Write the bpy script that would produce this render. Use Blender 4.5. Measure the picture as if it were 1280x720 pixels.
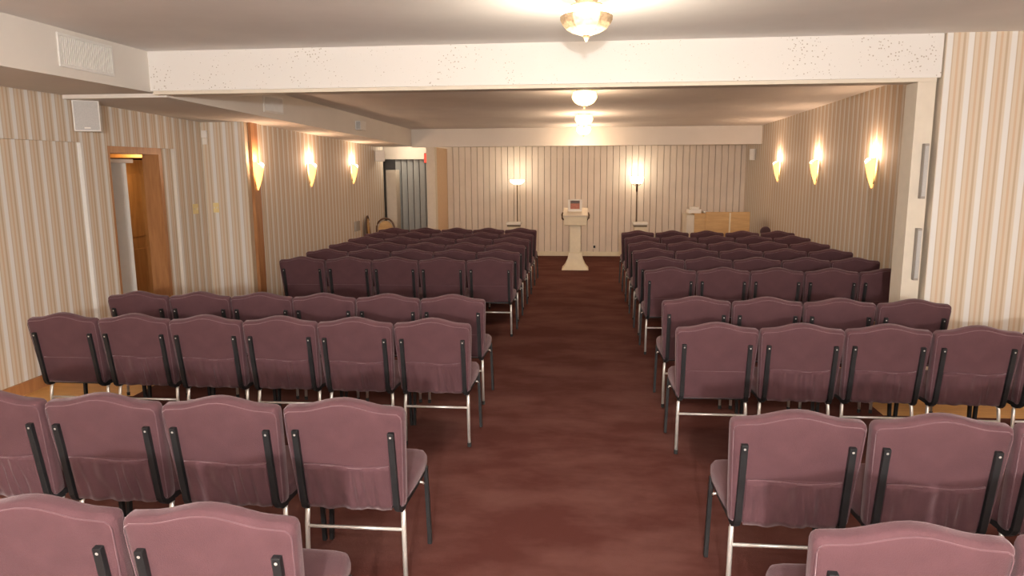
import bpy, bmesh, math, random
from mathutils import Vector, Matrix
random.seed(7)
for o in list(bpy.data.objects): bpy.data.objects.remove(o)
SC = bpy.context.scene
COL = SC.collection
R = math.radians

# ------------------------------------------------------------------ camera
CAM_H = 1.88
f = 900.0; vx, vy = 729.0, 211.0; roll = R(0.35)
yaw = math.atan((vx-640)/math.hypot(f, vy-360)); pitch = math.atan((360-vy)/f)
F = Vector((-math.sin(yaw)*math.cos(pitch), math.cos(yaw)*math.cos(pitch), -math.sin(pitch)))
Rt = F.cross(Vector((0, 0, 1))).normalized(); Up = Rt.cross(F)
c_, s_ = math.cos(roll), math.sin(roll)
Rt, Up = c_*Rt - s_*Up, s_*Rt + c_*Up
cd = bpy.data.cameras.new('camera'); cam = bpy.data.objects.new('camera', cd); COL.objects.link(cam)
cam.matrix_world = Matrix(((Rt.x, Up.x, -F.x, 0), (Rt.y, Up.y, -F.y, 0), (Rt.z, Up.z, -F.z, CAM_H), (0, 0, 0, 1)))
cd.sensor_width = 36; cd.lens = 36*f/1280; cd.clip_start = .05; cd.clip_end = 60
SC.camera = cam

# ------------------------------------------------------------------ light
SC.view_settings.view_transform = 'Standard'
SC.view_settings.look = 'None'
SC.view_settings.exposure = 0.0
SC.view_settings.gamma = 1.0
SC.view_settings.use_curve_mapping = False
W = bpy.data.worlds.new('world'); SC.world = W; W.use_nodes = True
W.node_tree.nodes['Background'].inputs[0].default_value = (1, .9, .78, 1)
W.node_tree.nodes['Background'].inputs[1].default_value = .1

def light(name, kind, loc, energy, color, size=.1, parent=None, rot=None):
    d = bpy.data.lights.new(name, kind); d.energy = energy; d.color = color
    if kind == 'POINT': d.shadow_soft_size = size
    if kind == 'SPOT': d.shadow_soft_size = size; d.spot_size = R(160); d.spot_blend = .6
    if kind == 'AREA': d.size = size
    o = bpy.data.objects.new(name, d); COL.objects.link(o); o.location = loc
    if rot: o.rotation_euler = rot
    if parent: o.parent = parent
    return o
FLASH = 1450; WARM = (1.0, .66, .34); WARM_C = (1.0, .86, .68); WARM_B = (1.0, .68, .44); WARM_S = (1.0, .64, .42)
light('flash_and_fill', 'POINT', (.06, -2.45, 2.10), FLASH*.78, (1, .96, .92), .07)  # fill added well behind the camera so the front rows stay less bright
light('flash_and_fill', 'POINT', (.10, -.05, 2.18), FLASH*.13, (1, .96, .92), .05)
# unseen area fill added behind the camera to brighten ceiling, walls and chairs
light('added_rear_fill', 'AREA', (0, -2.8, 1.7), 75, (1, .94, .88), 3.4, None, (R(90), 0, 0))

# ------------------------------------------------------------------ materials
def nodes(name):
    m = bpy.data.materials.new(name); m.use_nodes = True
    nt = m.node_tree; return m, nt, nt.nodes['Principled BSDF']
def N(nt, t, **kw):
    n = nt.nodes.new(t)
    for k, v in kw.items(): setattr(n, k, v)
    return n
def simple(name, col, rough=.6, metal=0, noise=.06, scale=12, bump=0, bscale=60, sheen=0, spec=.3, coord='Object'):
    m, nt, b = nodes(name)
    b.inputs['Roughness'].default_value = rough; b.inputs['Metallic'].default_value = metal
    b.inputs['Specular IOR Level'].default_value = spec
    tc = N(nt, 'ShaderNodeTexCoord')
    nz = N(nt, 'ShaderNodeTexNoise'); nz.inputs['Scale'].default_value = scale; nz.inputs['Detail'].default_value = 4
    nt.links.new(tc.outputs[coord], nz.inputs['Vector'])
    cr = N(nt, 'ShaderNodeValToRGB')
    cr.color_ramp.elements[0].color = tuple(x*(1-noise) for x in col)+(1,)
    cr.color_ramp.elements[1].color = tuple(min(1, x*(1+noise)) for x in col)+(1,)
    cr.color_ramp.elements[0].position = .3; cr.color_ramp.elements[1].position = .7
    nt.links.new(nz.outputs['Fac'], cr.inputs[0]); nt.links.new(cr.outputs[0], b.inputs['Base Color'])
    if bump:
        n2 = N(nt, 'ShaderNodeTexNoise'); n2.inputs['Scale'].default_value = bscale; n2.inputs['Detail'].default_value = 3
        nt.links.new(tc.outputs[coord], n2.inputs['Vector'])
        bp = N(nt, 'ShaderNodeBump'); bp.inputs['Strength'].default_value = bump; bp.inputs['Distance'].default_value = .01
        nt.links.new(n2.outputs['Fac'], bp.inputs['Height']); nt.links.new(bp.outputs[0], b.inputs['Normal'])
    if sheen:
        b.inputs['Sheen Weight'].default_value = sheen; b.inputs['Sheen Roughness'].default_value = .4
        b.inputs['Sheen Tint'].default_value = (1, .82, .85, 1)
    return m
def emis(name, col, strength, base=(.9, .8, .6)):
    m, nt, b = nodes(name)
    b.inputs['Base Color'].default_value = base+(1,)
    b.inputs['Emission Color'].default_value = col+(1,); b.inputs['Emission Strength'].default_value = strength
    return m
def wallpaper(name, axis, period=.158, grain=1.0):
    m, nt, b = nodes(name)
    b.inputs['Roughness'].default_value = .75; b.inputs['Specular IOR Level'].default_value = .2
    tc = N(nt, 'ShaderNodeTexCoord'); sp = N(nt, 'ShaderNodeSeparateXYZ'); nt.links.new(tc.outputs['Object'], sp.inputs[0])
    dv = N(nt, 'ShaderNodeMath', operation='DIVIDE'); dv.inputs[1].default_value = period
    nt.links.new(sp.outputs['XYZ'.index(axis)], dv.inputs[0])
    fr = N(nt, 'ShaderNodeMath', operation='FRACT'); nt.links.new(dv.outputs[0], fr.inputs[0])
    cr = N(nt, 'ShaderNodeValToRGB'); cr.color_ramp.interpolation = 'LINEAR'
    wh, bg, pe, ta = (.66, .65, .63), (.58, .50, .40), (.54, .40, .29), (.46, .36, .26)
    st = [(0, wh), (.20, wh), (.24, ta), (.30, bg), (.42, bg), (.46, pe), (.54, pe), (.58, bg), (.68, bg), (.73, ta), (.80, ta), (.84, bg), (.92, bg), (.97, wh)]
    el = cr.color_ramp.elements
    el[0].position = 0; el[0].color = st[0][1]+(1,); el[1].position = 1; el[1].color = st[0][1]+(1,)
    for p, c in st[1:]:
        e = el.new(p); e.color = c+(1,)
    nt.links.new(fr.outputs[0], cr.inputs[0]); nt.links.new(cr.outputs[0], b.inputs['Base Color'])
    return m
def popcorn(name):
    m, nt, b = nodes(name)
    b.inputs['Roughness'].default_value = .9; b.inputs['Specular IOR Level'].default_value = .1
    tc = N(nt, 'ShaderNodeTexCoord'); v = N(nt, 'ShaderNodeTexVoronoi'); v.inputs['Scale'].default_value = 38; v.inputs['Randomness'].default_value = 1
    nt.links.new(tc.outputs['Object'], v.inputs['Vector'])
    n2 = N(nt, 'ShaderNodeTexNoise'); n2.inputs['Scale'].default_value = 3.0; nt.links.new(tc.outputs['Object'], n2.inputs['Vector'])
    mr = N(nt, 'ShaderNodeMapRange'); mr.inputs[1].default_value = .42; mr.inputs[2].default_value = .66; mr.inputs[3].default_value = .06; mr.inputs[4].default_value = .24
    nt.links.new(n2.outputs['Fac'], mr.inputs[0])
    lt = N(nt, 'ShaderNodeMath', operation='LESS_THAN'); nt.links.new(v.outputs['Distance'], lt.inputs[0]); nt.links.new(mr.outputs[0], lt.inputs[1])
    mx = N(nt, 'ShaderNodeMix', data_type='RGBA'); mx.inputs['A'].default_value = (.68, .66, .635, 1); mx.inputs['B'].default_value = (.42, .38, .33, 1)
    nt.links.new(lt.outputs[0], mx.inputs['Factor']); nt.links.new(mx.outputs['Result'], b.inputs['Base Color'])
    return m
def carpet_mat():
    m, nt, b = nodes('maroon_carpet')
    b.inputs['Roughness'].default_value = .95; b.inputs['Specular IOR Level'].default_value = .05
    b.inputs['Sheen Weight'].default_value = .0
    tc = N(nt, 'ShaderNodeTexCoord')
    mp = N(nt, 'ShaderNodeMapping'); mp.inputs['Scale'].default_value = (.9, 1.6, 1); nt.links.new(tc.outputs['Object'], mp.inputs[0])
    a = N(nt, 'ShaderNodeTexNoise'); a.inputs['Scale'].default_value = 1.5; a.inputs['Detail'].default_value = 5; a.inputs['Roughness'].default_value = .6
    nt.links.new(mp.outputs[0], a.inputs['Vector'])
    cr = N(nt, 'ShaderNodeValToRGB'); cr.color_ramp.elements[0].position = .40; cr.color_ramp.elements[1].position = .64
    cr.color_ramp.elements[0].color = (.078, .026, .021, 1); cr.color_ramp.elements[1].color = (.114, .048, .040, 1)  # random noise mixes a darker and a lighter maroon
    nt.links.new(a.outputs['Fac'], cr.inputs[0])
    g = N(nt, 'ShaderNodeTexNoise'); g.inputs['Scale'].default_value = 180; nt.links.new(tc.outputs['Object'], g.inputs['Vector'])
    mx = N(nt, 'ShaderNodeMix', data_type='RGBA', blend_type='MULTIPLY'); mx.inputs['Factor'].default_value = .5
    nt.links.new(cr.outputs[0], mx.inputs['A']); nt.links.new(g.outputs['Color'], mx.inputs['B'])
    g2 = N(nt, 'ShaderNodeMix', data_type='RGBA', blend_type='MIX'); g2.inputs['Factor'].default_value = .4
    nt.links.new(cr.outputs[0], b.inputs['Base Color'])
    bp = N(nt, 'ShaderNodeBump'); bp.inputs['Strength'].default_value = .35; bp.inputs['Distance'].default_value = .006
    nt.links.new(g.outputs['Fac'], bp.inputs['Height']); nt.links.new(bp.outputs[0], b.inputs['Normal'])
    return m
def wood(name, c1, c2, axis_scale=(1, 12, 12), rough=.45):
    m, nt, b = nodes(name); b.inputs['Roughness'].default_value = rough
    tc = N(nt, 'ShaderNodeTexCoord'); mp = N(nt, 'ShaderNodeMapping'); mp.inputs['Scale'].default_value = axis_scale
    nt.links.new(tc.outputs['Object'], mp.inputs[0])
    a = N(nt, 'ShaderNodeTexNoise'); a.inputs['Scale'].default_value = 3; a.inputs['Detail'].default_value = 6; a.inputs['Distortion'].default_value = .6
    nt.links.new(mp.outputs[0], a.inputs['Vector'])
    cr = N(nt, 'ShaderNodeValToRGB'); cr.color_ramp.elements[0].position = .3; cr.color_ramp.elements[1].position = .7
    cr.color_ramp.elements[0].color = c1+(1,); cr.color_ramp.elements[1].color = c2+(1,)
    nt.links.new(a.outputs['Fac'], cr.inputs[0]); nt.links.new(cr.outputs[0], b.inputs['Base Color'])
    return m
M = dict(
    fabric=simple('mauve_fabric', (.078, .037, .042), .85, noise=.10, scale=9, bump=.25, bscale=260, sheen=.22, spec=.1),
    piping=simple('mauve_piping', (.11, .058, .066), .8, noise=.05, sheen=.4, spec=.1),
    black=simple('black_enamel', (.013, .013, .014), .5, noise=.2, spec=.3),
    chrome=simple('chrome', (.66, .64, .60), .32, metal=.55, noise=.03, spec=.6),
    rubber=simple('black_rubber', (.02, .02, .02), .8),
    wpX=wallpaper('striped_wallpaper_across', 'X'), wpY=wallpaper('striped_wallpaper_along', 'Y'),
    ceil=simple('ceiling_paint', (.80, .78, .76), .85, noise=.05, scale=1.3, bump=.06, bscale=4, spec=.1),
    soffit=simple('soffit_paint', (.66, .62, .57), .8, noise=.03, scale=2, spec=.15),
    popcorn=popcorn('speckled_plaster'),
    cream=simple('cream_trim', (.62, .56, .47), .6, noise=.03, spec=.2),
    back=simple('back_panel', (.66, .57, .48), .7, noise=.04, scale=3, spec=.15),
    tan=simple('tan_paint', (.60, .42, .27), .7, noise=.04),
    woodtrim=wood('brown_wood', (.30, .13, .05), (.42, .20, .08), (8, 8, 1)),
    wooddoor=wood('orange_wood', (.48, .24, .08), (.62, .34, .13), (8, 8, 1)),
    darkwood=wood('dark_wood', (.05, .02, .01), (.10, .045, .02), (8, 8, 1)),
    woodfloor=wood('yellow_wood_floor', (.52, .27, .08), (.66, .36, .12), (1.2, 9, 1), .4),
    desk=wood('oak_desk', (.42, .25, .09), (.55, .34, .14), (1.2, 1, 9), .5),
    carpet=carpet_mat(),
    white=simple('white_plastic', (.70, .68, .65), .5, noise=.03),
    grille=simple('grey_grille', (.42, .41, .40), .7, noise=.1, scale=200),
    greyblind=simple('grey_blind', (.40, .40, .38), .7, noise=.04),
    greywall=simple('grey_wall', (.30, .27, .24), .8, noise=.04),
    paper=simple('paper', (.72, .69, .64), .7, noise=.02),
    gold=simple('yellow_plate', (.70, .58, .28), .4, noise=.05),
    red=emis('red_sign', (1, .08, .04), .9, (.7, .05, .04)),
    rose=simple('rose_book', (.42, .16, .11), .6, noise=.2, scale=30),
    creamp=simple('ivory_paint', (.70, .62, .46), .5, noise=.04),
    bronze=simple('bronze', (.12, .08, .05), .4, metal=.6),
    plaster=simple('ornate_plaster', (.40, .29, .18), .6, noise=.25, scale=40, bump=.6, bscale=30),
    glow_ceiling=emis('lit_bowl_glass', (1, .88, .66), 4.0),
    glow_back=emis('lit_amber_bowl_glass', (1, .74, .32), 3.2),
    glow_sconce=emis('lit_amber_glass', (1, .50, .12), 2.0),
    glow_bulb=emis('lit_bulb', (1, .82, .45), 14.0),
    glow_lamp=emis('lit_white_glass', (1, .80, .52), 4.5),
    plum=simple('dark_plum_fabric', (.06, .03, .035), .85, noise=.05, sheen=.2),
)

# ------------------------------------------------------------------ mesh helpers
def obj(name, bm, mat, parent=None, smooth=False, bevel=0):
    bmesh.ops.recalc_face_normals(bm, faces=bm.faces)
    me = bpy.data.meshes.new(name); bm.to_mesh(me); bm.free(); me.materials.append(mat)
    if smooth:
        for p in me.polygons: p.use_smooth = True
    o = bpy.data.objects.new(name, me); COL.objects.link(o)
    if parent: o.parent = parent
    if bevel:
        md = o.modifiers.new('bevel', 'BEVEL'); md.width = bevel; md.segments = 2; md.limit_method = 'ANGLE'
    return o
def tag(o, label, cat, group=None):
    o['label'] = label; o['category'] = cat
    if group: o['group'] = group
    return o
def thing(name, label, cat, loc=(0, 0, 0), rz=0, group=None):
    o = bpy.data.objects.new(name, None); COL.objects.link(o); o.location = loc; o.rotation_euler = (0, 0, rz)
    o.empty_display_size = .1
    return tag(o, label, cat, group)
def struct(name, bm, mat, **k):
    o = obj(name, bm, mat, **k); o['kind'] = 'structure'; return o
def box(bm, x0, x1, y0, y1, z0, z1):
    v = [bm.verts.new(p) for p in ((x0, y0, z0), (x1, y0, z0), (x1, y1, z0), (x0, y1, z0), (x0, y0, z1), (x1, y0, z1), (x1, y1, z1), (x0, y1, z1))]
    for q in ((0, 3, 2, 1), (4, 5, 6, 7), (0, 1, 5, 4), (1, 2, 6, 5), (2, 3, 7, 6), (3, 0, 4, 7)): bm.faces.new([v[i] for i in q])
    return v
def bx(*a):
    bm = bmesh.new(); box(bm, *a); return bm
def prism(bm, pts, axis, a, b):
    # polygon pts (2D) extruded along axis from a to b
    def P(p, t):
        return {'x': (t, p[0], p[1]), 'y': (p[0], t, p[1]), 'z': (p[0], p[1], t)}[axis]
    A = [bm.verts.new(P(p, a)) for p in pts]; B = [bm.verts.new(P(p, b)) for p in pts]
    bm.faces.new(A); bm.faces.new(B[::-1]); n = len(pts)
    for i in range(n): bm.faces.new((A[i], A[(i+1) % n], B[(i+1) % n], B[i]))
def tube(bm, pts, r, seg=8, flat=None, r2=None):
    # swept tube; flat=(rx, ry) makes a rectangular bar: rx along world X, ry across
    pts = [Vector(p) for p in pts]; rings = []
    for i, p in enumerate(pts):
        d = (pts[min(i+1, len(pts)-1)] - pts[max(i-1, 0)]).normalized()
        if flat:
            ux = Vector((1, 0, 0)); uy = d.cross(ux).normalized()
            ring = [bm.verts.new(p + ux*flat[0]*a + uy*flat[1]*b) for a, b in ((-1, -1), (1, -1), (1, 1), (-1, 1))]
        else:
            ref = Vector((0, 0, 1)) if abs(d.z) < .9 else Vector((1, 0, 0))
            ux = d.cross(ref).normalized(); uy = d.cross(ux)
            rr = r if r2 is None else r + (r2-r)*i/(len(pts)-1)
            ring = [bm.verts.new(p + (ux*math.cos(2*math.pi*k/seg) + uy*math.sin(2*math.pi*k/seg))*rr) for k in range(seg)]
        rings.append(ring)
    n = len(rings[0])
    for a, b in zip(rings, rings[1:]):
        for k in range(n): bm.faces.new((a[k], a[(k+1) % n], b[(k+1) % n], b[k]))
    bm.faces.new(rings[0]); bm.faces.new(rings[-1])
def lathe(bm, prof, seg=24, c=(0, 0), a0=0, a1=2*math.pi, sx=1, sy=1):
    full = abs(a1-a0-2*math.pi) < 1e-6; n = seg if full else seg+1
    rings = []
    for r, z in prof:
        rings.append([bm.verts.new((c[0]+sx*r*math.cos(a0+(a1-a0)*k/seg), c[1]+sy*r*math.sin(a0+(a1-a0)*k/seg), z)) for k in range(n)])
    for a, b in zip(rings, rings[1:]):
        for k in range(seg): bm.faces.new((a[k], a[(k+1) % n], b[(k+1) % n], b[k]))
    if full:
        bm.faces.new(rings[0]); bm.faces.new(rings[-1])
    return rings
def cushion(outline, t, r=.02, bulge=.008):
    """closed pillow in the local XZ plane (outline x,z), thickness along Y"""
    bm = bmesh.new(); n = len(outline)
    P = [Vector((x, z)) for x, z in outline]
    def inset(d):
        out = []
        for i in range(n):
            a, b, c = P[i-1], P[i], P[(i+1) % n]
            e1 = (b-a).normalized(); e2 = (c-b).normalized()
            nn = Vector((-(e1.y+e2.y), e1.x+e2.x)).normalized()
            out.append(b + nn*d)
        return out
    layers = [(r*2.6, t/2+bulge), (r*1.2, t/2+bulge*.5), (r*.45, t/2-r*.12), (r*.1, t/2-r*.55), (0, t/2-r), (0, -t/2+r), (r*.1, -t/2+r*.55), (r*.45, -t/2+r*.12), (r*1.2, -t/2-bulge*.5), (r*2.6, -t/2-bulge)]
    layers = layers[1:-1]
    rings = [[bm.verts.new((p.x, y, p.y)) for p in inset(d)] for d, y in layers]
    cx = sum(p.x for p in P)/n; cz = sum(p.y for p in P)/n
    def shrink(ring, f, y): return [bm.verts.new((cx+(v.co.x-cx)*f, y, cz+(v.co.z-cz)*f)) for v in ring]
    rings = [shrink(rings[0], .45, t/2+bulge), shrink(rings[0], .85, t/2+bulge*.8)] + rings + [shrink(rings[-1], .85, -t/2-bulge*.8), shrink(rings[-1], .45, -t/2-bulge)]
    for a, b in zip(rings, rings[1:]):
        for k in range(n): bm.faces.new((a[k], a[(k+1) % n], b[(k+1) % n], b[k]))
    for ring, y in ((rings[0], t/2+bulge), (rings[-1], -t/2-bulge)):
        c = bm.verts.new((cx, y, cz))
        for k in range(n): bm.faces.new((ring[k], ring[(k+1) % n], c))
    return bm

# ------------------------------------------------------------------ the room
YB = 6.2                     # face of the plaster beam across the hall
struct('floor', bx(-7, 5.2, -3, 17.2, -.1, 0), M['woodfloor'])
bm = bmesh.new()
box(bm, -3.95, 4.2, -2.9, 5.5, .0, .01); box(bm, -3.75, 2.3, 5.5, 6.9, .0, .01); box(bm, -4.1, 3.36, 6.9, 15.56, .0, .01)
tag(obj('carpet', bm, M['carpet']), 'maroon wall to wall carpet with uneven darker patches', 'carpet')
struct('ceiling', bx(-3.8, 4.9, -3, YB, 2.91, 3.05), M['ceil'])
bm = bmesh.new(); prism(bm, [(6.4, 2.83), (6.4, 3.0), (17.2, 3.0), (17.2, 2.60)], 'x', -4.3, 3.6)
struct('ceiling', bm, M['ceil'])
bm = bx(-3.80, 2.82, YB, YB+.24, 2.575, 3.05); struct('trim_1', bm, M['popcorn'])
# ledge under the beam
struct('trim_2', bx(-3.78, 2.80, YB+.02, YB+.22, 2.545, 2.575), M['cream'])
# post under the right end of the beam
struct('trim_3', bx(2.66, 2.80, YB+.025, YB+.24, 0, 2.544), M['cream'])
# left boxed duct before the beam and behind it
struct('trim_4', bx(-4.9, -3.79, -3, YB+.10, 2.565, 3.05), M['soffit'])
bm = bmesh.new()
A = [(-3.66, YB+.24, 2.50), (-3.38, 14.4, 2.33)]
v = [bm.verts.new(p) for p in ((-3.70, YB+.10, 2.53), (-3.38, 14.4, 2.33), (-4.9, 14.4, 2.33), (-4.9, YB+.10, 2.53), (-3.70, YB+.10, 3.0), (-3.38, 14.4, 3.0), (-4.9, 14.4, 3.0), (-4.9, YB+.10, 3.0))]
for q in ((0, 3, 2, 1), (4, 5, 6, 7), (0, 1, 5, 4), (1, 2, 6, 5), (2, 3, 7, 6), (3, 0, 4, 7)): bm.faces.new([v[i] for i in q])
struct('trim_5', bm, M['soffit'])
# left wall: recessed bays below a header, doorway in the second bay
XL = -4.70; XR = -4.735
bm = bmesh.new()
box(bm, XR-.12, XR, -3, 6.48, 0, 2.15)
box(bm, XR-.12, XL, -3, 6.48, 2.15, 2.6)
box(bm, XR-.12, XL, 6.48, 6.86, 0, 2.6)
box(bm, XR-.12, XL, 6.86, 8.05, 2.13, 2.6)
box(bm, XR-.12, XR, 7.80, 8.05, 0, 2.13)
box(bm, XR-.12, XL, 8.05, 8.72, 0, 2.6)
struct('wall_left', bm, M['wpY'])
struct('wall_left', bx(-4.75, -4.15, 8.70, 8.80, 0, 2.6), M['wpX'])
struct('wall_left', bx(-4.30, -4.13, 8.98, 14.9, 0, 2.5), M['wpY'])
struct('trim_6', bx(-4.30, -4.11, 8.80, 8.98, 0, 2.5), M['woodtrim'])
struct('baseboard_left', bx(XR, XR+.02, -3, 6.45, 0, .11), M['woodtrim'])
struct('baseboard_left', bx(-4.13, -4.115, 8.98, 14.9, 0, .11), M['woodtrim'])
# right side
struct('wall_right', bx(2.83, 4.9, YB-.02, YB+.12, 0, 2.91), M['wpX'])
struct('wall_right', bx(4.7, 4.9, -3, YB-.02, 0, 2.91), M['wpY'])
struct('wall_right', bx(3.38, 3.55, YB+.12, 15.7, 0, 2.9), M['wpY'])
struct('wall_right', bx(2.81, 3.38, YB+.20, YB+.30, 0, 2.9), M['tan'])
struct('baseboard_right', bx(2.84, 4.7, YB-.04, YB-.02, 0, .10), M['woodtrim'])
struct('baseboard_right', bx(3.365, 3.38, YB+.3, 15.6, 0, .11), M['woodtrim'])
struct('wall_rear', bx(-4.9, 4.9, -3.1, -3, 0, 3.0), M['wpX'])
# back wall: tall narrow panels with grooves between them
bm = bmesh.new(); x = -2.92; i = 0
while x < 3.38:
    w = min(.132, 3.40-x)
    prism(bm, [(x+.005, 15.60), (x+w-.005, 15.60), (x+w-.001, 15.66), (x+.001, 15.66)], 'z', 0, 2.6)
    x += .132; i += 1
struct('wall_back', bm, M['back'])
struct('wall_back', bx(-5, 3.6, 15.655, 15.8, 2.1, 2.9), M['back'])
struct('wall_back', bx(-2.92, 3.6, 15.655, 15.8, 0, 2.1), M['darkwood'])
struct('baseboard_back', bx(-2.92, 3.38, 15.57, 15.60, 0, .10), M['creamp'])
struct('trim_7', bx(-3.38, 3.38, 14.3, 14.5, 2.315, 2.9), M['soffit'])
struct('trim_8', bx(-3.09, -2.92, 14.3, 14.5, 0, 2.315), M['cream'])
struct('trim_9', bx(-3.0, -2.92, 14.5, 15.66, 0, 2.315), M['tan'])
# side passage at the far left corner
struct('wall_back', bx(-5, -2.9, 16.6, 16.7, 0, 2.9), M['greywall'])
struct('wall_left', bx(-5, -4.9, 14.9, 16.7, 0, 2.9), M['greywall'])
struct('wall_left', bx(-4.9, -4.13, 14.86, 14.9, 0, 2.5), M['greywall'])

# side room behind the doorway
struct('wall_left', bx(-5.85, -5.75, 5.7, 9.5, 0, 2.4), M['darkwood'])
struct('trim_11', bx(-5.75, -5.20, 8.32, 8.36, 2.04, 2.4), M['wooddoor'])
struct('wall_left', bx(-6.6, -4.89, 9.5, 9.6, 0, 2.4), M['tan'])
struct('wall_left', bx(-6.6, -4.89, 5.6, 5.7, 0, 2.4), M['darkwood'])
struct('ceiling', bx(-6.6, -4.88, 5.6, 9.6, 2.4, 2.5), M['tan'])
bm = bmesh.new()
box(bm, -4.90, XR+.03, 6.86, 6.90, 0, 2.13); box(bm, -4.90, XR+.03, 7.74, 7.80, 0, 2.13); box(bm, -4.90, XR+.03, 6.90, 7.74, 2.06, 2.13)
struct('door_1', bm, M['woodtrim'])

# ------------------------------------------------------------------ stacking chairs
def back_outline():
    pts = []
    w0, w1, zb, zc = .244, .263, .0, .475
    pts.append((-w0+.02, zb)); pts.append((w0-.02, zb)); pts.append((w0-.004, zb+.012)); pts.append((w0, zb+.05))
    for k in range(1, 5): pts.append((w0+(w1-w0)*k/5, zb+.05+(zc-.10)*k/5))
    pts.append((w1, zc-.025)); pts.append((w1-.004, zc-.008)); pts.append((w1-.018, zc+.003))
    xs = [.20, .17, .14, .11, .08, .04, 0, -.04, -.08, -.11, -.14, -.17, -.20]
    for x in xs:
        pts.append((x, zc + .006 + .036*(.5+.5*math.cos(math.pi*min(1, abs(x)/.20)))))
    pts += [(-w1+.018, zc+.003), (-w1+.004, zc-.008), (-w1, zc-.025)]
    for k in range(4, 0, -1): pts.append((-w0-(w1-w0)*k/5, zb+.05+(zc-.10)*k/5))
    pts += [(-w0, zb+.05), (-w0+.004, zb+.012)]
    return pts
LEAN = R(9.5); ZB = .405; YO = .0
def lean_pt(x, y, z):
    # local backrest coordinates -> chair coordinates
    return (x, YO + y*math.cos(LEAN) - z*math.sin(LEAN), ZB + z*math.cos(LEAN) + y*math.sin(LEAN))
def leaned(bm):
    for v in bm.verts: v.co = lean_pt(*v.co)
    return bm
def make_chair(pocket):
    t = thing('stacking_chair', 'x', 'chair')
    obj('backrest', leaned(cushion(back_outline(), .062, .020, .006)), M['fabric'], t, smooth=True)
    # piping round the rear panel of the backrest
    o = back_outline(); bm = bmesh.new()
    loop = [lean_pt(x*.965, -.0325, .232+(z-.232)*.95 - .003) for x, z in o]
    tube(bm, loop+[loop[0]], .0023, 5)
    obj('piping', bm, M['piping'], t, smooth=True)
    # seat
    so = []
    for x, y in ((-.215, .0), (.215, .0), (.232, .03), (.243, .15), (.250, .30), (.245, .37), (.225, .405), (.18, .418), (0, .425), (-.18, .418), (-.225, .405), (-.245, .37), (-.250, .30), (-.243, .15), (-.232, .03)):
        so.append((x, y))
    bm = cushion(so, .078, .026, .010)
    for v in bm.verts: v.co = Vector((v.co.x, v.co.z+.035, .430+v.co.y + .02*(v.co.z/.42)))
    obj('seat', bm, M['fabric'], t, smooth=True)
    # seat frame rails under the cushion
    bm = bmesh.new()
    for s in (-1, 1): tube(bm, [(s*.218, -.005, .395), (s*.226, .20, .395), (s*.235, .40, .405)], 0, flat=(.009, .012))
    box(bm, -.22, .22, .01, .028, .385, .403); box(bm, -.23, .23, .385, .40, .395, .412)
    obj('seat_frame', bm, M['black'], t)
    if pocket:
        # gathered fabric pocket low on the back
        bm = bmesh.new(); nx, nz = 44, 9; g = []
        for j in range(nz+1):
            row = []
            for i in range(nx+1):
                u = i/nx; w = j/nz
                x = -.186+.372*u
                fold = .0075*math.sin(u*38+3.2*w+2.2*math.sin(u*9)) * (.35+.65*math.sin(math.pi*min(1, w*1.15))) + .006*math.sin(u*19-4*w)
                y = -.047 - .010*math.sin(math.pi*u)**.5*(.4+w*.6) + fold*math.sin(math.pi*u)**.4
                z = .004 + .215*w + (.006*math.sin(u*7) if j == nz else 0)
                row.append(bm.verts.new(lean_pt(x, y, z)))
            g.append(row)
        for j in range(nz):
            for i in range(nx): bm.faces.new((g[j][i], g[j][i+1], g[j+1][i+1], g[j+1][i]))
        # turn down to the back panel along the top and bottom edges
        for row, zz in ((g[0], .003), (g[-1], .2195)):
            e = [bm.verts.new(lean_pt(-.186+.372*i/nx, -.028, zz)) for i in range(nx+1)]
            for i in range(nx): bm.faces.new((row[i], e[i], e[i+1], row[i+1]))
        p = obj('pocket', bm, M['fabric'], t, smooth=True)
        bm = bmesh.new(); tube(bm, [lean_pt(-.186+.372*i/12, -.045-.010*math.sin(math.pi*i/12)**.5, .219+.006*math.sin(i/12*7)) for i in range(13)], .0032, 5)
        obj('hem', bm, M['piping'], p, smooth=True)
    else:
        bm = bmesh.new(); tube(bm, [lean_pt(-.186+.372*i/12, -.0365, .20) for i in range(13)], .0022, 5)
        obj('seam', bm, M['piping'], t, smooth=True)
    for s in (-1, 1):
        # upright black bar clamped on the back, curling forward to the seat frame
        bm = bmesh.new()
        pts = [lean_pt(s*.208, -.047, z) for z in (.385, .30, .20, .10, .03)]
        pts += [(s*.210, -.040, .405), (s*.213, -.018, .388), (s*.216, .03, .385)]
        tube(bm, pts, 0, flat=(.0135, .010))
        b = obj('back_bar', bm, M['black'], t, bevel=.002)
        bm = bmesh.new(); p = lean_pt(s*.208, -.047, .372)
        tube(bm, [lean_pt(s*.208, -.053, .368), lean_pt(s*.208, -.058, .368)], .005, 8)
        obj('screw', bm, M['chrome'], b)
    for s in (-1, 1):
        bm = bmesh.new(); tube(bm, [(s*.205, .10, .388), (s*.214, .035, .383), (s*.220, .012, .36), (s*.222, .004, .30), (s*.226, -.002, .02)], .011, 10)
        l = obj('leg', bm, M['chrome'], t, smooth=True); l['label'] = 'chrome rear leg'
        bm = bmesh.new(); tube(bm, [(s*.226, -.002, .04), (s*.2265, -.002, .012)], .0135, 10); obj('rubber_foot', bm, M['rubber'], l)
        bm = bmesh.new(); tube(bm, [(s*.240, .385, .42), (s*.245, .385, .30), (s*.254, .382, .012)], 0, flat=(.010, .013))
        l = obj('leg', bm, M['black'], t, bevel=.002); l['label'] = 'black front leg'
    bm = bmesh.new(); tube(bm, [(-.222, .002, .285), (.222, .002, .285)], .008, 8)
    obj('stretcher', bm, M['chrome'], t, smooth=True)
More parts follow.
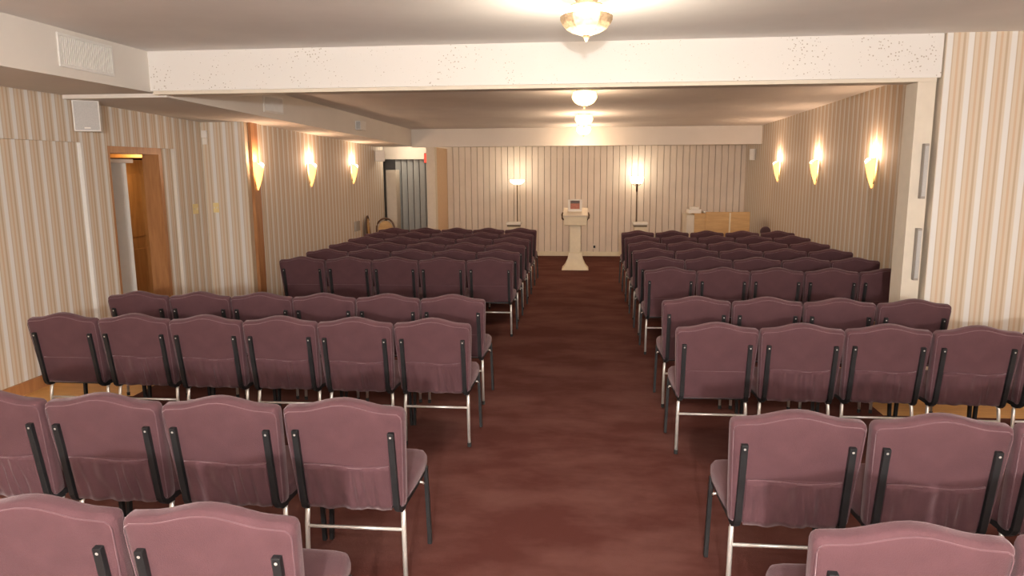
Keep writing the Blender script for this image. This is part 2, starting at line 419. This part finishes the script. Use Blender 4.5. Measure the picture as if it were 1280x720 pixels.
    # linking hooks on the side of the frame
    for s in (-1, 1):
        bm = bmesh.new(); tube(bm, [(s*.232, .27, .39), (s*.250, .27, .388), (s*.252, .285, .375)], .005, 6); obj('linking_hook', bm, M['chrome'], t, smooth=True)
    return t
def dup(root):
    r = root.copy(); COL.objects.link(r)
    for ch in root.children:
        c = ch.copy(); COL.objects.link(c); c.parent = r
        for g in ch.children:
            d = g.copy(); COL.objects.link(d); d.parent = c
    return r
P1 = make_chair(True); P0 = make_chair(False); used = {0: False, 1: False}
ORD = ['nearest', 'second', 'third', 'fourth', 'fifth', 'sixth', 'seventh', 'eighth', 'ninth', 'farthest']
SEAT = ['aisle', 'second', 'third', 'fourth', 'fifth', 'sixth']
#        side rear-leg Y, first X, pitch, count, chairs with a gathered pocket
rows = [('L', 1.95, -1.07, .55, 2, ()), ('L', 2.93, -1.00, .54, 4, (0, 1, 2, 3)), ('L', 4.60, -.965, .516, 6, (0, 1, 2, 3, 4)), ('L', 5.50, -.99, .514, 6, ())]
rows += [('L', 7.85+.80*k, -1.00, .531, 5, ()) for k in range(6)]
rows += [('R', 2.00, .90, .55, 2, ()), ('R', 2.93, .865, .545, 3, (0, 1, 2)), ('R', 4.60, .85, .518, 5, (1, 2, 3, 4)), ('R', 5.52, .865, .52, 4, ())]
rows += [('R', 7.18+.845*k, .865, .508+.004*k, 5, ()) for k in range(6)]
ri = {'L': 0, 'R': 0}
for side, y, x0, p, n, pk in rows:
    k = ri[side]; ri[side] += 1
    sd = 'left' if side == 'L' else 'right'
    for i in range(n):
        key = 1 if i in pk else 0
        src = P1 if key else P0
        if used[key]: t = dup(src)
        else: t = src; used[key] = True
        t.location = ((-1 if side == 'L' else 1)*0 + (x0 - p*i if side == 'L' else x0 + p*i), y+random.uniform(-.012, .012), .01)
        t.rotation_euler = (0, 0, R(random.uniform(-.25, .25)))
        t.scale = (.97 if k in (2, 3) else .96 if side == 'R' and k > 3 else 1, 1, 1)
        rw = '%s row %s of the aisle' % (ORD[k], sd)
        if i == 0: t['label'] = 'mauve padded stacking chair at the aisle end of the ' + rw
        elif i == n-1 and n > 2: t['label'] = 'mauve padded stacking chair at the wall end of the ' + rw
        else: t['label'] = 'mauve padded stacking chair, %s from the aisle in the %s' % (SEAT[i], rw)
        t['category'] = 'chair'; t['group'] = 'rows of mauve chairs %s of the aisle' % sd

# ------------------------------------------------------------------ ceiling lights
def ceiling_light(y, z, glass, label, energy, r=.155, col=WARM_C, drop=0):
    t = thing('ceiling_light', label, 'ceiling light', (.015, y, z), group='ceiling lights over the aisle')
    bm = bmesh.new(); lathe(bm, [(.10, 0), (.10, -.012), (.06, -.02)], 28); obj('ceiling_plate', bm, M['plaster'], t, smooth=True)
    if drop:
        z -= drop; t.location.z = z
        bm = bmesh.new(); lathe(bm, [(.07, drop), (.075, drop-.01), (.05, -.005), (.05, -.012)], 24); obj('canopy', bm, M['plaster'], t, smooth=True)
    bm = bmesh.new(); lathe(bm, [(r*.75, -.012), (r, -.03), (r*1.02, -.05), (r*.97, -.085), (r*.85, -.115)], 32); obj('glass_bowl', bm, glass, t, smooth=True)
    bm = bmesh.new()
    rings = lathe(bm, [(r*1.04, -.062), (r*1.03, -.085), (r*.95, -.110), (r*.80, -.138), (r*.55, -.16), (r*.22, -.175), (.006, -.182)], 36)
    for ring in rings[:-1]:
        for q, v in enumerate(ring):
            if q % 6 == 0: v.co.x *= 1.045; v.co.y *= 1.045; v.co.z -= .004
    obj('ornate_basket', bm, M['plaster'] if glass == M['glow_ceiling'] else glass, t, smooth=False)
    bm = bmesh.new(); lathe(bm, [(.012, -.176), (.022, -.186), (.014, -.200), (.003, -.216)], 12); obj('finial', bm, M['plaster'], t, smooth=True)
    light('ceiling_light_glow', 'POINT', (0, 0, -.42), energy, col, .12, t)
    light('ceiling_light_glow', 'POINT', (0, -r-.10, -.07), energy*.12, col, .05, t)
    return t
def czb(y): return 2.83-.23*(y-6.4)/10.8
ceiling_light(4.65, 2.91, M['glow_ceiling'], 'large lit bowl ceiling light nearest the viewer, in front of the plaster beam', 42, .148, WARM_C, .045)
ceiling_light(8.7, czb(8.7), M['glow_back'], 'lit amber bowl ceiling light, first one beyond the plaster beam', 22, .135, WARM_B)
ceiling_light(11.6, czb(11.6), M['glow_back'], 'lit amber bowl ceiling light, middle of the three beyond the beam', 30, .13, WARM_B)
ceiling_light(13.8, czb(13.8), M['glow_back'], 'lit amber bowl ceiling light farthest back, by the back header', 26, .13, WARM_B)

# ------------------------------------------------------------------ wall sconces
def sconce(x, y, z, s, label):
    # s=+1: shade bulges towards +X (left wall)
    t = thing('wall_sconce', label, 'wall lamp', (x, y, z), group='lit wall sconces')
    bm = bmesh.new(); box(bm, -.0 if s > 0 else -.012, .012 if s > 0 else 0, -.03, .03, -.15, .06); obj('back_plate', bm, M['bronze'], t)
    bm = bmesh.new(); n = 16; prof = [(-.20, .008), (-.15, .028), (-.08, .052), (0, .072), (.07, .084), (.12, .090)]
    rings = []
    for z_, r_ in prof:
        ring = []
        for k in range(n+1):
            a = math.pi*k/n
            zz = z_
            if z_ > .05: zz = z_ + (.055*abs(math.cos(a))**1.5 - .02)*(z_/.12)      # horned rim, dipping in the middle
            ring.append(bm.verts.new((s*(.012+r_*1.0*math.sin(a)), r_*math.cos(a), zz)))
        rings.append(ring)
    for a, b in zip(rings, rings[1:]):
        for k in range(n): bm.faces.new((a[k], a[k+1], b[k+1], b[k]))
    o = obj('lamp_shade', bm, M['glow_sconce'], t, smooth=True)
    md = o.modifiers.new('solid', 'SOLIDIFY'); md.thickness = .004
    bm = bmesh.new(); lathe(bm, [(.004, -.03), (.022, 0), (.026, .04), (.022, .08), (.010, .112), (.002, .12)], 12, c=(s*.055, 0)); obj('bulb', bm, M['glow_bulb'], t, smooth=True)
    light('sconce_glow', 'POINT', (s*.09, 0, .20), 12, WARM_S, .03, t)
names = ['nearest', 'middle', 'farthest']
for i, y in enumerate((8.87, 10.76, 12.82)):
    sconce(-4.11 if i == 0 else -4.13, y, 1.83, 1, 'glowing amber wall sconce on the left wall, %s of three' % names[i])
for i, y in enumerate((8.87, 10.95, 13.0)):
    sconce(3.38, y, 1.83, -1, 'glowing amber wall sconce on the right wall, %s of three' % names[i])

# ------------------------------------------------------------------ floor lamps, pedestals, lectern
def pedestal(x, y, label):
    t = thing('pedestal_stand', label, 'pedestal', (x, y, .01), group='white pedestals at the back wall')
    bm = bmesh.new(); box(bm, -.15, .15, -.15, .15, .74, .79); obj('top_slab', bm, M['paper'], t, bevel=.012)
    bm = bmesh.new(); box(bm, -.115, .115, -.115, .115, .06, .705); obj('column', bm, M['creamp'], t, bevel=.01)
    bm = bmesh.new(); box(bm, -.13, .13, -.13, .13, .705, .74); obj('capital', bm, M['bronze'], t)
    bm = bmesh.new(); box(bm, -.15, .15, -.15, .15, 0, .06); obj('plinth', bm, M['paper'], t, bevel=.008)
pedestal(-1.39, 14.75, 'small white pedestal in front of the left floor lamp')
pedestal(1.17, 14.75, 'small white pedestal in front of the right floor lamp')
def floor_lamp(x, y, h, label, tulip):
    t = thing('floor_lamp', label, 'floor lamp', (x, y, .01), group='lit floor lamps by the back wall')
    bm = bmesh.new(); lathe(bm, [(.13, 0), (.13, .015), (.05, .035), (.015, .05)], 24); obj('base', bm, M['bronze'], t, smooth=True)
    bm = bmesh.new(); tube(bm, [(0, 0, .04), (0, 0, h-.08)], .011, 10); obj('pole', bm, M['bronze'], t, smooth=True)
    bm = bmesh.new()
    if tulip:
        lathe(bm, [(.012, h-.22), (.02, h-.20), (.022, h-.10), (.03, h-.06), (.012, h-.05)], 16); obj('socket', bm, M['bronze'], t, smooth=True)
        for k in range(3):
            a = 2*math.pi*k/3+.5; bm = bmesh.new(); cx, cy = .095*math.cos(a), .095*math.sin(a)
            tube(bm, [(0, 0, h-.09), (cx*.6, cy*.6, h-.09), (cx, cy, h-.05)], .006, 6); ar = obj('arm', bm, M['bronze'], t, smooth=True)
            bm = bmesh.new(); lathe(bm, [(.02, h-.05), (.04, h-.02), (.055, h+.03), (.065, h+.09)], 16, c=(cx, cy)); obj('lamp_shade', bm, M['glow_lamp'], ar, smooth=True)
        light('floor_lamp_glow', 'POINT', (0, .05, h+.20), 9, WARM_C, .04, t)
    else:
        lathe(bm, [(.012, h-.08), (.03, h-.06), (.03, h-.05)], 16); obj('socket', bm, M['bronze'], t, smooth=True)
        bm = bmesh.new(); lathe(bm, [(.03, h-.06), (.09, h-.045), (.145, h-.005), (.155, h+.03), (.15, h+.045)], 28); obj('lamp_shade', bm, M['glow_lamp'], t, smooth=True)
        light('floor_lamp_glow', 'POINT', (0, .0, h+.17), 9, WARM_C, .05, t)
floor_lamp(-1.36, 15.2, 1.60, 'lit bowl-shaded torchiere floor lamp against the back wall, left of the lectern', False)
floor_lamp(1.13, 15.3, 1.60, 'lit floor lamp with glowing tulip shades, right of the lectern', True)

t = thing('lectern', 'ivory lectern with flared foot and slanted top at the end of the aisle', 'lectern', (-.12, 13.5, .01))
def sq(bm, prof):
    rings = [[bm.verts.new((sx*w, sy*d, z)) for sx, sy in ((-1, -1), (1, -1), (1, 1), (-1, 1))] for w, d, z in prof]
    for a, b in zip(rings, rings[1:]):
        for k in range(4): bm.faces.new((a[k], a[(k+1) % 4], b[(k+1) % 4], b[k]))
    bm.faces.new(rings[0]); bm.faces.new(rings[-1])
bm = bmesh.new(); sq(bm, [(.25, .20, 0), (.245, .195, .02), (.19, .15, .09), (.145, .115, .19), (.125, .10, .30), (.12, .09, .32)]); obj('flared_foot', bm, M['creamp'], t, smooth=False, bevel=.006)
bm = bmesh.new(); sq(bm, [(.105, .08, .30), (.10, .075, .84)]); obj('column', bm, M['creamp'], t, bevel=.01)
bm = bmesh.new(); prism(bm, [(-.15, .83), (.12, .83), (.16, 1.10), (-.17, 1.00)], 'x', -.215, .215); obj('head_box', bm, M['creamp'], t, bevel=.012)
bm = bmesh.new(); prism(bm, [(-.19, .995), (.19, 1.115), (.185, 1.14), (-.195, 1.02)], 'x', -.225, .225); obj('slanted_top', bm, M['cream'], t, bevel=.005)
for s in (-1, 1):
    bm = bmesh.new(); tube(bm, [(s*.215, -.10, .93), (s*.245, -.10, .96), (s*.25, -.08, 1.02), (s*.235, -.05, 1.06)], .016, 8); obj('side_scroll', bm, M['bronze'], t, smooth=True)
bk = thing('tissue_stand', 'white framed box with a rose coloured panel standing on the lectern', 'box', (-.13, 13.42, 1.095))
bm = bmesh.new(); box(bm, -.13, .13, .0, .06, .0, .045); box(bm, -.13, -.085, 0, .06, .045, .20); box(bm, .085, .13, 0, .06, .045, .20); box(bm, -.13, .13, 0, .06, .20, .22); obj('frame', bm, M['paper'], bk, bevel=.004)
bm = bmesh.new(); box(bm, -.085, .085, .015, .05, .045, .145); obj('rose_panel', bm, M['rose'], bk)
bm = bmesh.new(); box(bm, -.085, .085, .02, .05, .145, .20); obj('dark_slot', bm, M['darkwood'], bk)

# desk at the right, seen from its back
t = thing('desk', 'tan oak desk with a raised back at the right front of the room', 'desk', (0, 0, 0))
bm = bmesh.new(); box(bm, 1.90, 2.04, 13.42, 13.95, .01, 1.03); obj('side_panel', bm, M['cream'], t, bevel=.004)['label'] = 'pale grey beige side panel'
bm = bmesh.new(); box(bm, 2.04, 3.01, 13.42, 13.46, .01, 1.03); obj('back_panel', bm, M['desk'], t, bevel=.003)
bm = bmesh.new(); box(bm, 2.04, 3.01, 13.44, 13.95, 1.03, 1.055); obj('desktop', bm, M['desk'], t, bevel=.003)
bm = bmesh.new(); box(bm, 2.24, 3.02, 13.40, 13.44, .60, 1.085); obj('raised_back', bm, M['desk'], t, bevel=.003)
bm = bmesh.new(); box(bm, 2.655, 2.68, 13.385, 13.40, .60, 1.07); obj('divider_strip', bm, M['creamp'], t)
bm = bmesh.new(); box(bm, 2.97, 3.01, 13.46, 13.95, .01, 1.03); obj('side_panel', bm, M['desk'], t)
bm = bmesh.new(); box(bm, 1.94, 2.17, 13.48, 13.75, 1.056, 1.13); box(bm, 1.99, 2.13, 13.50, 13.72, 1.13, 1.17)
tag(obj('paper_stack', bm, M['paper'], bevel=.006), 'white stack of papers lying on the left end of the oak desk', 'papers')
bm = bmesh.new(); tube(bm, [(2.21, 13.48, 1.08), (2.30, 13.50, 1.075)], .02, 10)
tube(bm, [(2.20, 13.60, 1.08), (2.24, 13.47, 1.075), (2.28, 13.50, 1.08)], .018, 8)
tag(obj('paper_roll', bm, M['paper'], smooth=True), 'curled white paper roll beside the stack on the oak desk', 'paper roll')

# round backed chair by the right wall
t = thing('round_back_chair', 'dark plum round-backed chair behind the farthest right row', 'chair', (3.06, 12.6, .018))
bm = bmesh.new(); lathe(bm, [(.20, .40), (.225, .42), (.225, .46), (.19, .48)], 24); obj('seat', bm, M['plum'], t, smooth=True)
ol = [(.085*math.cos(a), .80+.085*math.sin(a)) for a in [2*math.pi*k/24 for k in range(24)]]
bm = cushion(ol, .05, .018, .004)
for v in bm.verts: v.co.y -= .19
obj('backrest', bm, M['plum'], t, smooth=True)
bm = bmesh.new(); tube(bm, [(0, -.19, .44), (0, -.19, .74)], .014, 8); obj('back_post', bm, M['chrome'], t, smooth=True)
for sx in (-1, 1):
    for sy in (-1, 1):
        bm = bmesh.new(); tube(bm, [(sx*.13, sy*.13, .41), (sx*.18, sy*.18, 0)], .013, 8); obj('leg', bm, M['chrome'], t, smooth=True)

# bentwood chairs at the left, behind the last row
def bentwood(x, y, rz, label):
    t = thing('bentwood_chair', label, 'chair', (x, y, .018), rz, 'dark bentwood chairs by the left wall')
    bm = bmesh.new(); lathe(bm, [(.18, .42), (.205, .43), (.205, .46), (.19, .465)], 24); obj('seat', bm, M['desk'], t, smooth=True)
    pts = [(-.155, -.17, .43)]
    for k in range(13):
        a = math.pi-math.pi*k/12
        pts.append((.165*math.cos(a), -.20, .80+.19*math.sin(a)))
    pts.append((.155, -.17, .43)); bm = bmesh.new(); tube(bm, pts, .016, 8); obj('back_hoop', bm, M['darkwood'], t, smooth=True)
    inner = [(.135*math.cos(a), .78+.165*math.sin(a)) for a in [math.pi*k/12 for k in range(13)]] + [(-.125, .58), (.125, .58)]
    bm = cushion(inner, .018, .005, .002)
    for v in bm.verts: v.co.y -= .195
    obj('back_panel', bm, M['desk'], t, smooth=True)
    for sx in (-1, 1):
        for sy in (-1, 1):
            bm = bmesh.new(); tube(bm, [(sx*.13, sy*.13, .43), (sx*.18, sy*.18, 0)], .014, 8); obj('leg', bm, M['darkwood'], t, smooth=True)
bentwood(-3.55, 13.0, 0, 'dark bentwood chair with an arched hoop back, facing away')
bentwood(-3.87, 13.45, R(-82), 'dark bentwood chair turned sideways, only its back rail showing')

# ------------------------------------------------------------------ fittings on the walls
def wall_speaker(x, y, z, rz, w, h, d, label, logo=True):
    t = thing('wall_speaker', label, 'speaker', (x, y, z), rz, 'wall speakers')
    bm = bmesh.new(); box(bm, -w/2, w/2, 0, d, -h/2, h/2); obj('cabinet', bm, M['white'], t, bevel=.006)
    bm = bmesh.new(); box(bm, -w/2+.012, w/2-.012, -.008, 0, -h/2+.012, h/2-.012); obj('grille', bm, M['grille'] if logo else M['white'], t, bevel=.003)
    if logo:
        bm = bmesh.new(); box(bm, -.025, .025, -.011, -.008, -h/2+.025, -h/2+.037); obj('badge', bm, M['paper'], t)
    bm = bmesh.new(); box(bm, -.02, .02, d, d+.03, -.04, .04); obj('bracket', bm, M['black'], t)
wall_speaker(-4.585, 6.44, 2.39, R(33), .22, .285, .12, 'light grey speaker with small badge, high on the left wall before the door')
wall_speaker(-4.03, 14.30, 2.15, R(25), .19, .22, .09, 'small white speaker high at the far end of the left wall', False)
wall_speaker(3.30, 14.75, 2.13, R(-50), .10, .22, .06, 'small pale speaker high on the right wall under the back header', False)

# vent grille on the front duct
def vent(x, y0, y1, z0, z1, label, slope=0):
    t = thing('vent_grille', label, 'vent', (x, (y0+y1)/2, (z0+z1)/2), slope)
    a = (y1-y0)/2; b = (z1-z0)/2
    bm = bmesh.new(); box(bm, 0, .012, -a, a, b-.022, b); box(bm, 0, .012, -a, a, -b, -b+.022); box(bm, 0, .012, -a, -a+.022, -b+.022, b-.022); box(bm, 0, .012, a-.022, a, -b+.022, b-.022)
    obj('frame', bm, M['white'], t, bevel=.002)
    bm = bmesh.new(); n = int((a*2-.044)/.022)
    for k in range(n):
        y = -a+.022+(2*a-.044)*(k+.5)/n
        box(bm, .001, .010, y-.004, y+.004, -b+.022, b-.022)
    obj('louvre_slats', bm, M['white'], t)
    bm = bmesh.new(); box(bm, -.0, .002, -a+.02, a-.02, -b+.02, b-.02); obj('backing', bm, M['soffit'], t)
vent(-3.79, 5.08, 5.70, 2.635, 2.875, 'white louvred air vent on the duct before the beam')
xs = lambda y: -3.70+.32*(y-6.30)/8.1
vent(xs(8.35), 8.12, 8.62, 2.54, 2.74, 'white louvred air vent on the duct just behind the beam', -math.atan(.32/8.1))
t = thing('wall_speaker', 'small white box speaker on the duct face near the far end', 'speaker', (xs(11.25), 11.25, 2.56), -math.atan(.32/8.1))
bm = bmesh.new(); box(bm, 0, .09, -.13, .13, -.07, .07); obj('cabinet', bm, M['white'], t, bevel=.006)
bm = bmesh.new(); box(bm, .02, .085, -.138, -.13, -.055, .055); obj('grille', bm, M['grille'], t)

def plate(x, y, z, face, label, w=.075):
    t = thing('switch_plate', label, 'switch', (x, y, z), 0 if face == 'y' else R(90), 'yellowed switch plates by the corner')
    bm = bmesh.new(); box(bm, -w/2, w/2, -.006, 0, -.06, .06); obj('plate', bm, M['gold'], t, bevel=.002)
    for s in (-1, 1):
        bm = bmesh.new(); box(bm, s*w/4-.006, s*w/4+.006, -.016, -.006, -.012, .012); obj('toggle', bm, M['creamp'], t)
plate(-4.70, 8.42, 1.42, 'x', 'yellowed switch plate on the left wall beside the corner', .12)
plate(-4.58, 8.70, 1.42, 'y', 'yellowed switch plate on the short wall facing the room')
t = thing('wall_sensor', 'small white sensor high in the striped corner', 'sensor', (-4.66, 8.70, 2.30))
bm = bmesh.new(); box(bm, -.035, .035, -.03, 0, -.02, .07); obj('body', bm, M['white'], t, bevel=.005)
bm = bmesh.new(); box(bm, -.03, .03, -.022, 0, -.10, -.025); obj('lower_box', bm, M['paper'], t, bevel=.004)
t = thing('wall_outlet', 'small outlet low on the back wall right of the lectern', 'outlet', (.27, 15.585, .22))
bm = bmesh.new(); box(bm, -.035, .035, -.008, 0, -.055, .055); obj('plate', bm, M['cream'], t, bevel=.002)
bm = bmesh.new(); box(bm, -.022, .022, -.03, -.008, -.035, .015); obj('plug', bm, M['black'], t, bevel=.003)
# narrow grey panels on the outer edge of the post
for z0, z1, lab in ((1.62, 2.06, 'upper narrow grey panel on the edge of the cream post'), (.95, 1.38, 'lower narrow grey panel on the edge of the cream post')):
    t = thing('narrow_panel', lab, 'panel', (2.785, YB-.0, (z0+z1)/2), 0, 'narrow grey panels on the post')
    h = (z1-z0)/2; bm = bmesh.new(); box(bm, -.055, -.018, -.03, .02, -h, h); obj('casing', bm, M['greywall'], t, bevel=.004)
    bm = bmesh.new(); box(bm, -.05, -.023, -.036, -.03, -h+.02, h-.02); obj('cover', bm, M['grille'], t)

# doorway contents: accordion door, wood door, chair rail
t = thing('accordion_door', 'folded grey accordion door standing inside the doorway', 'folding door', (0, 0, 0))
bm = bmesh.new(); pts = []; n = 10
for k in range(n+1):
    pts.append((-5.10+(.05 if k % 2 else -.05), 7.34+.036*k))
prism(bm, pts+[(x-.012, y) for x, y in pts[::-1]], 'z', .02, 1.97); obj('pleats', bm, M['paper'], t)
bm = bmesh.new(); box(bm, -5.19, -5.01, 7.32, 7.74, 1.97, 2.01); obj('track', bm, M['white'], t)
t = thing('wooden_door', 'orange wooden door standing ajar behind the accordion door', 'door', (-5.68, 8.78, 0), R(0))
bm = bmesh.new(); box(bm, -.02, .02, -.42, .55, .01, 2.02); obj('door_leaf', bm, M['wooddoor'], t, bevel=.004)
bm = bmesh.new(); box(bm, .02, .028, -.30, .42, .2, .9); box(bm, .02, .028, -.30, .42, 1.05, 1.85); obj('raised_panel', bm, M['wooddoor'], t, bevel=.004)
bm = bmesh.new(); tube(bm, [(.03, .45, 1.0), (.07, .45, 1.0), (.07, .35, .99)], .010, 8); obj('handle', bm, M['chrome'], t, smooth=True)
bm = bmesh.new(); box(bm, -5.75, -5.72, 5.8, 8.34, .88, .95); struct('trim_10', bm, M['woodtrim'])
t = thing('added_hall_lamp', 'small unseen globe lamp added to light the side room', 'ceiling light', (-5.25, 8.25, 2.4))  # out-of-view lamp added to light the side room behind the doorway
bm = bmesh.new(); lathe(bm, [(.05, 0), (.05, -.02), (.03, -.03)], 16); obj('base', bm, M['bronze'], t)
bm = bmesh.new(); lathe(bm, [(.03, -.03), (.08, -.06), (.10, -.11), (.08, -.16), (.03, -.19)], 20); obj('globe', bm, M['glow_back'], t, smooth=True)
light('passage_fill', 'POINT', (-3.7, 15.1, 2.3), 16, WARM_C, .1)  # fill without a fixture, added to brighten the far left passage
light('added_hall_glow', 'POINT', (.0, -.1, -.30), 14, WARM, .08, t)

# far left corner passage: blinds, door edge, exit sign, closer
t = thing('vertical_blind', 'grey vertical blinds in the passage at the far left corner', 'blind', (0, 0, 0))
for k in range(7):
    bm = bmesh.new(); x = -4.10+.135*k
    v = [(x, 15.76), (x+.100, 15.84), (x+.100, 15.846), (x, 15.766)]
    prism(bm, v, 'z', .05, 2.17); obj('slat', bm, M['greyblind'], t)
bm = bmesh.new(); box(bm, -4.12, -3.0, 15.76, 15.86, 2.17, 2.22); obj('head_rail', bm, M['white'], t)
t = thing('cupboard', 'tall pale cupboard at the far end of the left wall', 'cupboard', (-4.02, 15.2, .01))
bm = bmesh.new(); box(bm, -.11, .11, -.15, .15, 0, 1.86); obj('body', bm, M['cream'], t, bevel=.006)
bm = bmesh.new(); box(bm, -.10, .10, -.165, -.15, .06, 1.82); obj('door', bm, M['cream'], t, bevel=.003)
t = thing('exit_sign', 'small red lit sign high in the far left passage', 'sign', (-3.125, 14.40, 2.10))
bm = bmesh.new(); box(bm, -.03, .03, -.01, .02, -.09, .09); obj('red_face', bm, M['red'], t, bevel=.003)
bm = bmesh.new(); box(bm, -.033, .035, .02, .05, -.10, .10); obj('housing', bm, M['black'], t)
t = thing('wall_box', 'small grey box on the left wall behind the bentwood chair', 'box', (-4.13, 12.9, .86))
bm = bmesh.new(); box(bm, 0, .04, -.12, .12, -.09, .09); obj('body', bm, M['greywall'], t, bevel=.004)
bm = bmesh.new(); box(bm, .04, .045, -.10, .10, -.07, .07); obj('cover', bm, M['greywall'], t)
